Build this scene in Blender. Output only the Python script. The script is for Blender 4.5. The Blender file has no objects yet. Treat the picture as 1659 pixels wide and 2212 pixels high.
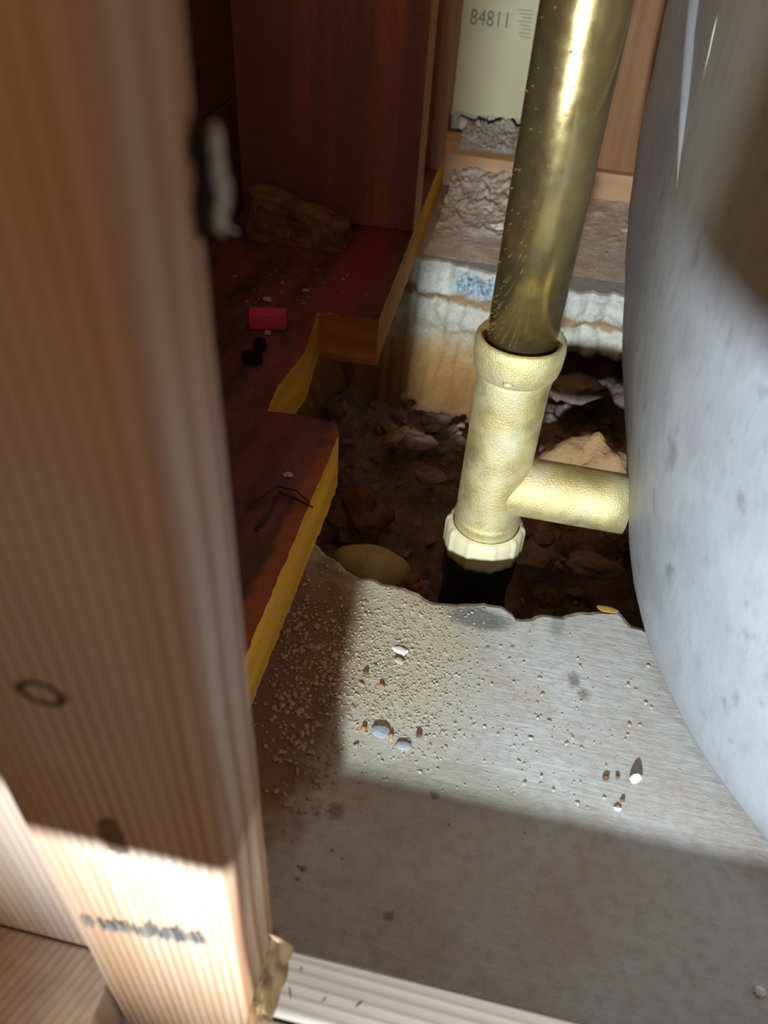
import bpy, bmesh, math, random
from mathutils import Vector, Matrix, noise
random.seed(7)
SC = bpy.context.scene
COL = SC.collection

# ------------------------------------------------------------------ camera
F, CX, CY, H = 1700.0, 829.5, 1106.0, 0.34
def _n(v): return Vector(v).normalized()
_dn = _n((690 - CX, 3000 - CY, F))
_vx = 1300 - CX
_vy = (-F * F - (690 - CX) * _vx) / (3000 - CY)
_yd = _n((_vx, _vy, F))
_xd = _yd.cross(-_dn)
AX = (_xd, _yd, -_dn)                       # world axes seen from the camera (x right, y down, z ahead)
EYE = Vector((0, 0, H))
def to_world(c): return Vector((AX[0].dot(c), AX[1].dot(c), AX[2].dot(c)))
def at(px, py, x=None, y=None, z=None):
    """point of the place on the plane x=, y= or z= (used to take measurements)"""
    d = to_world(Vector((px - CX, py - CY, F)))
    if x is not None: t = (x - EYE.x) / d.x
    elif y is not None: t = (y - EYE.y) / d.y
    else: t = (z - EYE.z) / d.z
    return EYE + d * t
cam_d = bpy.data.cameras.new('camera'); cam = bpy.data.objects.new('camera', cam_d); COL.objects.link(cam)
r_, u_, b_ = to_world(Vector((1, 0, 0))), to_world(Vector((0, -1, 0))), to_world(Vector((0, 0, -1)))
cam.matrix_world = Matrix(((r_.x, u_.x, b_.x, EYE.x), (r_.y, u_.y, b_.y, EYE.y), (r_.z, u_.z, b_.z, EYE.z), (0, 0, 0, 1)))
cam_d.sensor_fit = 'VERTICAL'; cam_d.sensor_height = 36; cam_d.sensor_width = 27
cam_d.lens = F / 2212 * 36
cam_d.clip_start = 0.005
cam_d.dof.use_dof = True; cam_d.dof.focus_distance = 0.47; cam_d.dof.aperture_fstop = 11
SC.camera = cam

# ------------------------------------------------------------------ light
W = bpy.data.worlds.new('world'); SC.world = W; W.use_nodes = True
W.node_tree.nodes['Background'].inputs[0].default_value = (1.0, 0.54, 0.27, 1)
W.node_tree.nodes['Background'].inputs[1].default_value = 0.35
LP = Vector((-0.012, -0.30, 0.235))
ld = bpy.data.lights.new('flashlight_beam', 'SPOT'); lo = bpy.data.objects.new('flashlight_beam', ld); COL.objects.link(lo)
lo.location = LP
lo.rotation_euler = Vector((math.sin(math.radians(9)), math.cos(math.radians(9)), math.tan(math.radians(-8)))).to_track_quat('-Z', 'Y').to_euler()
ld.energy = 41.0; ld.color = (0.81, 0.93, 1.0); ld.spot_size = math.radians(66); ld.spot_blend = 1.0; ld.shadow_soft_size = 0.011
SC.view_settings.view_transform = 'Standard'; SC.view_settings.look = 'None'
SC.view_settings.gamma = 1; SC.view_settings.exposure = 0.0; SC.view_settings.use_curve_mapping = False

# ------------------------------------------------------------------ helpers
def lin(c):
    o = []
    for v in c:
        v = v / 255
        o.append(v / 12.92 if v <= .04045 else ((v + .055) / 1.055) ** 2.4)
    return (*o, 1)
class Mat:
    """small builder for node materials"""
    def __init__(s, name):
        s.m = bpy.data.materials.new(name); s.m.use_nodes = True
        s.t = s.m.node_tree; s.b = s.t.nodes['Principled BSDF']
        s.co = s.t.nodes.new('ShaderNodeTexCoord').outputs['Object']
    def n(s, typ, **k):
        nd = s.t.nodes.new(typ)
        for a, v in k.items(): setattr(nd, a, v)
        return nd
    def l(s, a, b): s.t.links.new(a, b)
    def map(s, scale=(1, 1, 1), loc=(0, 0, 0), rot=(0, 0, 0), co=None):
        m = s.n('ShaderNodeMapping'); m.inputs['Scale'].default_value = scale; m.inputs['Location'].default_value = loc
        m.inputs['Rotation'].default_value = rot; s.l(co or s.co, m.inputs[0]); return m.outputs[0]
    def noise(s, scale, detail=4, rough=.55, co=None, dist=0):
        m = s.n('ShaderNodeTexNoise'); m.inputs['Scale'].default_value = scale; m.inputs['Detail'].default_value = detail
        m.inputs['Roughness'].default_value = rough; m.inputs['Distortion'].default_value = dist
        s.l(co or s.co, m.inputs['Vector']); return m.outputs['Fac']
    def wave(s, scale, dist, detail=2, dscale=1, co=None, axis='X'):
        m = s.n('ShaderNodeTexWave'); m.bands_direction = axis; m.inputs['Scale'].default_value = scale
        m.inputs['Distortion'].default_value = dist; m.inputs['Detail'].default_value = detail; m.inputs['Detail Scale'].default_value = dscale
        s.l(co or s.co, m.inputs['Vector']); return m.outputs['Fac']
    def voro(s, scale, co=None, feature='F1'):
        m = s.n('ShaderNodeTexVoronoi', feature=feature); m.inputs['Scale'].default_value = scale
        s.l(co or s.co, m.inputs['Vector']); return m.outputs['Distance']
    def ramp(s, fac, stops):
        m = s.n('ShaderNodeValToRGB'); e = m.color_ramp.elements
        while len(e) < len(stops): e.new(.5)
        for el, (p, c) in zip(e, stops):
            el.position = p; el.color = lin(c) if not isinstance(c, (int, float)) else (c, c, c, 1)
        s.l(fac, m.inputs[0]); return m.outputs[0]
    def mix(s, fac, a, b, mode='MIX'):
        m = s.n('ShaderNodeMix', data_type='RGBA', blend_type=mode)
        for sock, v in ((m.inputs[0], fac), (m.inputs[6], a), (m.inputs[7], b)):
            if isinstance(v, (int, float)): sock.default_value = v
            elif isinstance(v, tuple): sock.default_value = lin(v) if len(v) == 3 else v
            else: s.l(v, sock)
        return m.outputs[2]
    def math(s, op, a, b=0.0):
        m = s.n('ShaderNodeMath', operation=op)
        for i, v in enumerate((a, b)):
            if isinstance(v, (int, float)): m.inputs[i].default_value = v
            else: s.l(v, m.inputs[i])
        return m.outputs[0]
    def sep(s, co=None):
        m = s.n('ShaderNodeSeparateXYZ'); s.l(co or s.co, m.inputs[0]); return m.outputs
    def spot(s, cx, cy, rx, ry, soft=.5, wob=.35, nscale=150, axes='XY', edge=1.0):
        """blotch mask, 1 inside an uneven ellipse centred at cx, cy"""
        o = s.sep(); A = {'X': o[0], 'Y': o[1], 'Z': o[2]}
        dx = s.math('DIVIDE', s.math('SUBTRACT', A[axes[0]], cx), rx)
        dy = s.math('DIVIDE', s.math('SUBTRACT', A[axes[1]], cy), ry)
        d = s.math('SQRT', s.math('ADD', s.math('MULTIPLY', dx, dx), s.math('MULTIPLY', dy, dy)))
        d = s.math('ADD', d, s.math('MULTIPLY', s.math('SUBTRACT', s.noise(nscale, 4), .5), wob * 2))
        m = s.n('ShaderNodeMapRange'); m.inputs[1].default_value = edge + soft / 2; m.inputs[2].default_value = edge - soft / 2
        s.l(d, m.inputs[0]); return m.outputs[0]
    def out(s, color, rough=.6, metal=0, bump=None, bstr=.3, bdist=.001, spec=None, **k):
        if isinstance(color, tuple): s.b.inputs['Base Color'].default_value = lin(color) if len(color) == 3 else color
        else: s.l(color, s.b.inputs['Base Color'])
        if isinstance(rough, (int, float)): s.b.inputs['Roughness'].default_value = rough
        else: s.l(rough, s.b.inputs['Roughness'])
        if isinstance(metal, (int, float)): s.b.inputs['Metallic'].default_value = metal
        else: s.l(metal, s.b.inputs['Metallic'])
        if spec is not None: s.b.inputs['Specular IOR Level'].default_value = spec
        for a, v in k.items(): s.b.inputs[a].default_value = v
        if bump is not None:
            bn = s.n('ShaderNodeBump'); bn.inputs['Strength'].default_value = bstr; bn.inputs['Distance'].default_value = bdist
            s.l(bump, bn.inputs['Height']); s.l(bn.outputs[0], s.b.inputs['Normal'])
        return s.m

def new_mesh(name, verts, faces, mats, parent=None, smooth=False, fmat=None, bevel=0, seg=2):
    me = bpy.data.meshes.new(name); me.from_pydata([tuple(v) for v in verts], [], faces); me.update()
    return finish(name, me, mats, parent, smooth, fmat, bevel, seg)
def finish(name, me, mats, parent=None, smooth=False, fmat=None, bevel=0, seg=2):
    if not isinstance(mats, (list, tuple)): mats = [mats]
    for m in mats: me.materials.append(m)
    if fmat:
        for p, i in zip(me.polygons, fmat): p.material_index = i
    if bevel:
        bm = bmesh.new(); bm.from_mesh(me)
        ed = [e for e in bm.edges if len(e.link_faces) == 2 and e.calc_face_angle() > .5]
        bmesh.ops.bevel(bm, geom=ed, offset=bevel, segments=seg, affect='EDGES', profile=.5)
        bm.to_mesh(me); bm.free()
    for p in me.polygons: p.use_smooth = smooth
    o = bpy.data.objects.new(name, me); COL.objects.link(o)
    if parent: o.parent = parent
    return o
def bm_obj(name, bm, mats, parent=None, smooth=False):
    bmesh.ops.recalc_face_normals(bm, faces=bm.faces)
    me = bpy.data.meshes.new(name); bm.to_mesh(me); bm.free()
    return finish(name, me, mats, parent, smooth)
def box(name, x0, x1, y0, y1, z0, z1, mats, parent=None, bevel=.001, seg=2, fmat=None):
    v = [(x, y, z) for x in (x0, x1) for y in (y0, y1) for z in (z0, z1)]
    f = [(0, 1, 3, 2), (4, 6, 7, 5), (0, 4, 5, 1), (2, 3, 7, 6), (0, 2, 6, 4), (1, 5, 7, 3)]  # -x +x -y +y -z +z
    return new_mesh(name, v, f, mats, parent, False, fmat, bevel, seg)
def tag(o, label, cat, group=None, kind=None):
    o['label'] = label; o['category'] = cat
    if group: o['group'] = group
    if kind: o['kind'] = kind
    return o
def struct(o, label=None):
    o['kind'] = 'structure'
    if label: o['label'] = label
    return o
def empty(name, loc=(0, 0, 0)):
    o = bpy.data.objects.new(name, None); COL.objects.link(o); o.location = loc; o.empty_display_size = .02; return o
def lathe(name, prof, org, axis, mats, parent=None, n=64, closed=False, mod=None):
    """prof: (radius, along) list turned about axis from org"""
    ax = Vector(axis).normalized(); t = Vector((0, 1, 0)) if abs(ax.y) < .9 else Vector((1, 0, 0))
    e1 = ax.cross(t).normalized(); e2 = ax.cross(e1); org = Vector(org); v = []; f = []
    for r, a in prof:
        for k in range(n):
            th = 2 * math.pi * k / n; rr = mod(r, a, th) if mod else r
            v.append(org + ax * a + e1 * (rr * math.cos(th)) + e2 * (rr * math.sin(th)))
    for i in range(len(prof) - 1):
        for k in range(n):
            k2 = (k + 1) % n; f.append((i * n + k, i * n + k2, (i + 1) * n + k2, (i + 1) * n + k))
    o = new_mesh(name, v, f, mats, parent, True)
    bm = bmesh.new(); bm.from_mesh(o.data); bmesh.ops.recalc_face_normals(bm, faces=bm.faces); bm.to_mesh(o.data); bm.free()
    return o
def fbm(p, s, o=3, seed=0):
    v = Vector(p) * s + Vector((seed * 13.1, seed * 7.7, seed * 3.3)); a = 1; t = 0
    for i in range(o): t += a * noise.noise(v); v = v * 2.1; a *= .5
    return t
ICO = {}
def ico(sub):
    if sub not in ICO:
        b = bmesh.new(); bmesh.ops.create_icosphere(b, subdivisions=sub, radius=1); b.verts.index_update()
        ICO[sub] = ([v.co.copy() for v in b.verts], [[v.index for v in f.verts] for f in b.faces]); b.free()
    return ICO[sub]
def rock_bm(bm, c, r, seed, sub=2, flat=1.0, amp=.35, fr=1.3, rot=0):
    vs_, fs_i = ico(sub); g = [bm.verts.new(v) for v in vs_]
    for f_ in fs_i: bm.faces.new([g[i] for i in f_])
    ca, sa = math.cos(rot), math.sin(rot)
    for v in g:
        p = v.co.copy(); k = 1 + amp * fbm(p, fr, 3, seed)
        x, y, z = p.x * r[0] * k, p.y * r[1] * k, p.z * r[2] * k
        if z < 0: z *= flat
        v.co = Vector((c[0] + x * ca - y * sa, c[1] + x * sa + y * ca, c[2] + z))
    return g
def rock(name, c, r, seed, mat, sub=3, flat=1.0, amp=.35, fr=1.3, rot=0, smooth=False):
    bm = bmesh.new(); rock_bm(bm, c, r, seed, sub, flat, amp, fr, rot)
    return bm_obj(name, bm, mat, None, smooth)
def tube_bm(bm, pts, rad, n=6):
    rings = []
    for i, p in enumerate(pts):
        p = Vector(p); d = (Vector(pts[min(i + 1, len(pts) - 1)]) - Vector(pts[max(i - 1, 0)])).normalized()
        a = d.cross(Vector((0, 0, 1)));  a = a.normalized() if a.length > 1e-4 else Vector((1, 0, 0)); b = d.cross(a)
        r = rad[i] if isinstance(rad, (list, tuple)) else rad
        rings.append([bm.verts.new(p + a * (r * math.cos(2 * math.pi * k / n)) + b * (r * math.sin(2 * math.pi * k / n))) for k in range(n)])
    for i in range(len(rings) - 1):
        for k in range(n): bm.faces.new((rings[i][k], rings[i][(k + 1) % n], rings[i + 1][(k + 1) % n], rings[i + 1][k]))
    bm.faces.new(rings[0]); bm.faces.new(rings[-1])

# ------------------------------------------------------------------ materials
def wood(name, base, dark, axis='Z', spacing=.0045, contrast=1.0, rough=.6, tint=None, wob=3.0, seed=0, spec=.3, sap=None):
    """softwood with growth lines running along axis"""
    M = Mat(name); k = 1 / spacing / 6.283 * 3.1
    sc = {'Z': (1, 1, .07), 'X': (.07, 1, 1), 'Y': (1, .07, 1)}[axis]
    co = M.map(sc, (seed * .37, seed * .21, seed * .11))
    big = M.noise(46, 3, .5, co)
    broad = M.noise(95, 2, .5, M.map(sc, (2.3, 1.1, .4)))
    lines = M.wave(k / 3.1 * 3.1, wob, 2, .35, M.map((1, 1, 1), (0, 0, 0), (0, 0, .35), co), {'Z': 'X', 'X': 'Y', 'Y': 'X'}[axis])
    fine = M.noise(900, 3, .6, M.map({'Z': (1, 1, .04), 'X': (.04, 1, 1), 'Y': (1, .04, 1)}[axis]))
    g = M.math('MULTIPLY', M.ramp(lines, [(.5, 0.0), (1.0, 1.0)]), M.ramp(M.noise(30, 2, .5, M.map(sc, (.7, .2, .9))), [(.3, .35), (.6, 1.0)]))
    c = M.mix(M.ramp(broad, [(.35, 0.0), (.65, 1.0)]), base, tint or dark)
    c = M.mix(M.math('MULTIPLY', M.ramp(big, [(.4, 0.0), (.7, 1.0)]), .4), c, dark)
    if sap: c = M.mix(M.math('MULTIPLY', M.spot(*sap[:4], .9, .35, 40, 'XZ'), .8), c, sap[4])      # pale grey sapwood streak
    c = M.mix(M.math('MULTIPLY', g, .7 * contrast), c, dark)
    c = M.mix(M.math('MULTIPLY', fine, .2), c, dark)
    return M.out(c, rough, bump=M.math('ADD', lines, fine), bstr=.12, bdist=.0004, spec=spec)

def concrete_mat():
    M = Mat('concrete_slab')
    n1 = M.noise(14, 5, .6); n2 = M.noise(160, 4, .65); n3 = M.noise(900, 3, .7)
    stretch = M.noise(220, 4, .6, M.map((.22, 1.6, 1), rot=(0, 0, -.12)))
    c = M.mix(M.ramp(n1, [(.35, 0.0), (.65, 1.0)]), (178, 180, 178), (166, 163, 156))
    c = M.mix(M.math('MULTIPLY', M.ramp(n2, [(.45, 0.0), (.7, 1.0)]), .5), c, (146, 138, 126))
    c = M.mix(M.math('MULTIPLY', M.ramp(n3, [(.64, 0.0), (.74, 1.0)]), .5), c, (110, 98, 82))
    # sandy, yellowish scree towards the left of the hole, soil stain beside the stud with its shadow painted in, grey smears by the broken edge
    p = at(850, 1400, z=0); c = M.mix(M.math('MULTIPLY', M.spot(p.x, p.y, .04, .075, .9, .6, 60), .55), c, (188, 176, 138))
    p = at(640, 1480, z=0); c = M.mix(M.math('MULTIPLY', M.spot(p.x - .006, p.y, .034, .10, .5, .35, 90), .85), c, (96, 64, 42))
    p = at(1030, 1335, z=0); c = M.mix(M.math('MULTIPLY', M.spot(p.x, p.y, .018, .008, .6, .6, 200), .85), c, (96, 100, 98))
    p = at(1205, 1345, z=0); c = M.mix(M.math('MULTIPLY', M.spot(p.x, p.y, .004, .012, .6, .6, 200), .6), c, (120, 122, 118))
    p = at(960, 1690, z=0); c = M.mix(M.math('MULTIPLY', M.spot(p.x, p.y, .06, .010, .9, .9, 60), .45), c, (128, 130, 112))
    for (px, py, rx, ry) in ((725, 1752, .0035, .004), (938, 1718, .002, .0022), (1240, 1470, .003, .005), (1262, 1500, .003, .003), (840, 1980, .002, .002)):
        p = at(px, py, z=0); c = M.mix(M.math('MULTIPLY', M.spot(p.x, p.y, rx, ry, .9, .9, 400), .6), c, (84, 68, 50))
    warm = M.noise(22, 3, .5); c = M.mix(M.math('MULTIPLY', M.ramp(warm, [(.5, 0.0), (.7, 1.0)]), .22), c, (160, 116, 84))
    p = at(850, 1410, z=0); sandm = M.math('MULTIPLY', M.spot(p.x, p.y, .05, .09, .9, .4, 60), M.noise(480, 5, .75))
    h = M.math('ADD', M.math('ADD', M.math('ADD', M.math('MULTIPLY', n2, 1.0), M.math('MULTIPLY', sandm, 2.6)), M.math('MULTIPLY', stretch, .9)), M.math('MULTIPLY', n3, .35))
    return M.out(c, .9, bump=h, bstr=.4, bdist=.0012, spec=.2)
def broken_mat():
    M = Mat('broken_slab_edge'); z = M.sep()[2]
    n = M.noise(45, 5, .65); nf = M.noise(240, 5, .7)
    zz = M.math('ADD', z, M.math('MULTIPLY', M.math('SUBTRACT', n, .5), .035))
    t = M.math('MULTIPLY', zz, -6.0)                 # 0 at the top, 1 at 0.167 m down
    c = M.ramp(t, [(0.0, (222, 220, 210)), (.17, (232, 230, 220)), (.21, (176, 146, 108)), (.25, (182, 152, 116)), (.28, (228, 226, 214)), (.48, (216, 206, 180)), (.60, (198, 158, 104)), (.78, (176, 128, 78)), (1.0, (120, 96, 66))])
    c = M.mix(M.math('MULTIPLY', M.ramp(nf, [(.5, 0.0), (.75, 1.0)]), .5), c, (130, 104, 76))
    p = at(1030, 615, y=.76); c = M.mix(M.spot(p.x, p.z, .024, .014, .3, .7, 120, 'XZ'), c, M.ramp(nf, [(.35, (70, 96, 112)), (.6, (214, 232, 240))]))
    p = at(945, 910, y=.745); c = M.mix(M.spot(p.x, p.z, .035, .016, .4, .8, 70, 'XZ'), c, (168, 178, 172))
    return M.out(c, .9, bump=M.math('ADD', n, nf), bstr=.7, bdist=.003, spec=.2)
def dirt_mat():
    M = Mat('dark_soil'); n = M.noise(40, 6, .7); nf = M.noise(300, 5, .7)
    c = M.ramp(n, [(.3, (126, 108, 102)), (.55, (160, 140, 130)), (.75, (184, 162, 146))])
    c = M.mix(M.math('MULTIPLY', M.ramp(nf, [(.5, 0.0), (.7, 1.0)]), .5), c, (104, 90, 84))
    p = at(1250, 965, z=-.085); c = M.mix(M.spot(p.x, p.y, .085, .05, .6, .5, 60), c, (206, 164, 118))
    return M.out(c, .95, bump=M.math('ADD', n, nf), bstr=.8, bdist=.004, spec=.1)
def simple(name, c1, c2, scale=60, rough=.8, bstr=.5, bdist=.001, spec=.25):
    M = Mat(name); n = M.noise(scale, 5, .65); nf = M.noise(scale * 6, 4, .65)
    c = M.mix(M.ramp(M.math('ADD', M.math('MULTIPLY', n, .7), M.math('MULTIPLY', nf, .3)), [(.38, 0.0), (.62, 1.0)]), c1, c2)
    return M.out(c, rough, bump=M.math('ADD', n, nf), bstr=bstr, bdist=bdist, spec=spec)
def brass(name, rough, cast=False):
    M = Mat(name); n = M.noise(55, 4, .6); nf = M.noise(1100 if cast else 700, 3, .6)
    c = M.ramp(n, [(.35, (210, 192, 132)), (.6, (226, 210, 150)), (.8, (210, 202, 166))])
    if cast:
        lime = M.ramp(M.noise(34, 4, .6), [(.45, 0.0), (.7, 1.0)])
        c = M.mix(M.math('MULTIPLY', lime, .5), c, (214, 212, 196))
        return M.out(c, M.ramp(n, [(.3, rough), (.7, rough + .15)]), M.ramp(lime, [(0, .85), (1, .5)]), bump=nf, bstr=.6, bdist=.0010)
    tarn = M.ramp(M.noise(24, 5, .65, M.map((1, 1, .25))), [(.45, 0.0), (.75, 1.0)])
    c = M.mix(M.math('MULTIPLY', tarn, .35), c, (150, 104, 50))
    return M.out(c, M.ramp(M.noise(140, 4), [(.3, rough), (.75, rough + .12)]), .95, bump=nf, bstr=.04, bdist=.0004)
def red_mat():
    M = Mat('red_stained_wood'); n = M.noise(26, 4, .6, M.map((1, 1, .12))); nf = M.noise(260, 4, .7)
    c = M.ramp(n, [(.3, (120, 84, 90)), (.5, (134, 88, 92)), (.63, (172, 106, 92)), (.75, (124, 82, 88))])
    c = M.mix(M.math('MULTIPLY', M.ramp(nf, [(.5, 0.0), (.75, 1.0)]), .45), c, (104, 62, 64))
    return M.out(c, .55, bump=nf, bstr=.2, bdist=.0005, spec=.35)
def red_top_mat():
    M = Mat('red_stained_board_top'); n = M.noise(30, 5, .65, M.map((1, .4, 1))); nf = M.noise(260, 4, .7)
    c = M.ramp(n, [(.35, (42, 36, 38)), (.5, (84, 54, 60)), (.62, (116, 66, 72)), (.75, (54, 42, 44))])
    o = M.sep(); s = M.math('ADD', o[0], .0); streak = M.spot(-.135, .62, .022, .25, .8, .2, 40)
    c = M.mix(M.math('MULTIPLY', streak, .6), c, (140, 54, 62))
    c = M.mix(M.math('MULTIPLY', M.spot(-.096, .26, .008, .148, .5, .6, 90), .6), c, (166, 92, 56))
    c = M.mix(M.math('MULTIPLY', M.ramp(nf, [(.55, 0.0), (.75, 1.0)]), .6), c, (44, 32, 34))
    return M.out(c, .6, bump=nf, bstr=.35, bdist=.0008, spec=.3)
def tub_mat():
    M = Mat('grey_fiberglass'); n = M.noise(16, 5, .6); nf = M.noise(90, 5, .65, M.map((1, 1, .45))); dk = M.noise(75, 4, .6, M.map((1, 1, .7), (3, 1, 0)))
    c = M.ramp(n, [(.3, (146, 148, 154)), (.55, (158, 160, 165)), (.75, (150, 150, 152))])
    c = M.mix(M.math('MULTIPLY', M.ramp(nf, [(.48, 0.0), (.68, 1.0)]), .35), c, (124, 126, 134))
    c = M.mix(M.math('MULTIPLY', M.ramp(dk, [(.60, 0.0), (.72, 1.0)]), .5), c, (92, 94, 102))
    return M.out(c, .5, bump=M.math('ADD', nf, M.math('MULTIPLY', dk, .6)), bstr=.15, bdist=.002, spec=.35)

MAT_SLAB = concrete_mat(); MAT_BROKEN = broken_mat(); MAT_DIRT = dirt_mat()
MAT_CLOD = simple('soil_clod', (170, 148, 134), (132, 114, 104), 60, .95)
MAT_TANCLOD = simple('tan_clod', (170, 128, 84), (120, 88, 60), 60, .95)
MAT_CRUMB = simple('concrete_crumb', (190, 184, 160), (150, 138, 112), 300, .9)
MAT_WHITE = simple('white_plaster', (236, 234, 226), (214, 212, 204), 200, .85)
MAT_BROWNCR = simple('brown_crumb', (126, 92, 62), (92, 66, 44), 300, .9)
MAT_STUD = wood('pine_stud', (196, 178, 158), (146, 98, 62), 'Z', .0044, 1.25, .55, (182, 156, 130), 1.2, sap=(-.066, .222, .024, .062, (212, 210, 206)))
MAT_STUD2 = wood('weathered_pine', (204, 188, 170), (164, 120, 80), 'Z', .005, .9, .6, (178, 168, 160), 3, 3)
MAT_PLATE = wood('pale_plate_wood', (158, 150, 140), (112, 98, 86), 'X', .0055, 1.3, .7, (146, 136, 124), 2.0, 5)
MAT_FARWOOD = wood('orange_pine', (170, 126, 84), (126, 86, 52), 'Z', .006, .5, .6, (150, 104, 66), 2, 2)
MAT_FARPLATE = wood('far_plate_wood', (206, 160, 118), (160, 110, 70), 'X', .006, .5, .65, (206, 176, 140), 2, 4)
MAT_BROWNWOOD = wood('brown_stud_wood', (170, 128, 96), (120, 86, 64), 'Z', .006, .5, .6, (140, 96, 72), 2, 6)
MAT_YELLOW = wood('yellow_cut_edge', (236, 180, 66), (206, 150, 48), 'Y', .008, .4, .7, (206, 146, 44), 2, 1)
MAT_TANCUT = wood('tan_cut_end', (196, 142, 88), (150, 92, 58), 'X', .008, .5, .75, (156, 92, 66), 2, 7)
MAT_RED = red_mat(); MAT_REDTOP = red_top_mat()
MAT_DARKBOARD = wood('dark_side_board', (92, 56, 52), (58, 34, 34), 'Y', .012, .6, .6, (74, 44, 42), 3, 8)
MAT_TUBE = brass('brass_tube', .19); MAT_CAST = brass('cast_brass', .5, True)
MAT_NUT = Mat('ivory_plastic').out((214, 204, 166), .4, **{'Subsurface Weight': .15, 'Subsurface Radius': (.004, .004, .003)})
MAT_BLACK = Mat('black_plastic').out((22, 21, 22), .45)
MAT_TUB = tub_mat()
MAT_TUBRIB = simple('pale_gelcoat', (158, 161, 165), (146, 149, 154), 30, .65, .1, spec=.15)
MAT_KNOT = simple('black_knot', (22, 18, 16), (10, 8, 8), 300, .9)
MAT_KNOTRING = simple('grey_knot', (96, 84, 80), (70, 60, 58), 300, .8)
MAT_INK = Mat('grey_ink').out((124, 124, 110), .8)
MAT_INK2 = Mat('dark_ink').out((92, 92, 90), .8)
M_ = Mat('cream_drywall'); _c = M_.mix(M_.ramp(M_.noise(14, 3), [(.4, 0.0), (.65, 1.0)]), (206, 198, 154), (196, 190, 158))
_o = M_.sep(); MAT_DRY = M_.out(_c, .45, bump=M_.noise(300, 3), bstr=.06, bdist=.0005, spec=.4)
MAT_REDBLOCK = simple('red_painted_block', (206, 72, 96), (176, 56, 76), 200, .5, .2)
MAT_PALESTONE = simple('pale_yellow_stone', (214, 204, 150), (186, 166, 116), 40, .6, .2)
MAT_ROCK = simple('brown_rock', (140, 104, 70), (96, 72, 52), 70, .9, .8, .002)
MAT_CHUNK = simple('concrete_chunk', (140, 112, 86), (96, 66, 54), 70, .95, .9, .003)
MAT_FRONTBOARD = simple('plaster_board', (200, 196, 186), (186, 180, 168), 30, .8, .1)
MAT_ROOT = Mat('dark_twig').out((34, 22, 20), .8)
_g = Mat('amber_clear_plastic'); MAT_PLASTIC = _g.out((236, 208, 160), .06, **{'Transmission Weight': .9, 'IOR': 1.35})

# ------------------------------------------------------------------ slab with its broken hole
near = [(690, 1180), (740, 1222), (780, 1245), (850, 1262), (905, 1280), (930, 1297), (985, 1300), (1045, 1303), (1080, 1310), (1115, 1335),
        (1160, 1330), (1200, 1325), (1260, 1322), (1300, 1316), (1340, 1318), (1366, 1345)]
outl = [at(x, y, z=0).xy for x, y in near]
outl += [Vector(p) for p in ((.15, .305), (.24, .31), (.32, .36), (.34, .5), (.33, .68), (.25, .735), (.105, .743), (.045, .739), (.0, .748), (-.05, .758), (-.106, .765), (-.19, .75), (-.24, .62), (-.25, .48), (-.2, .40), (-.13, .365))]
ring = []
for i in range(len(outl)):
    a, b = outl[i], outl[(i + 1) % len(outl)]; k = max(2, int((b - a).length / .003))
    for j in range(k):
        p = a.lerp(b, j / k); q = (p.x, p.y, 0)
        d = (b - a).normalized(); nrm = Vector((d.y, -d.x))           # points into the slab
        amp = .0022 if p.y < .42 else .006
        ring.append((p + nrm * (amp * fbm(q, 90, 3, 4) + amp * .8 * fbm(q, 28, 2, 9)), nrm))
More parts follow.
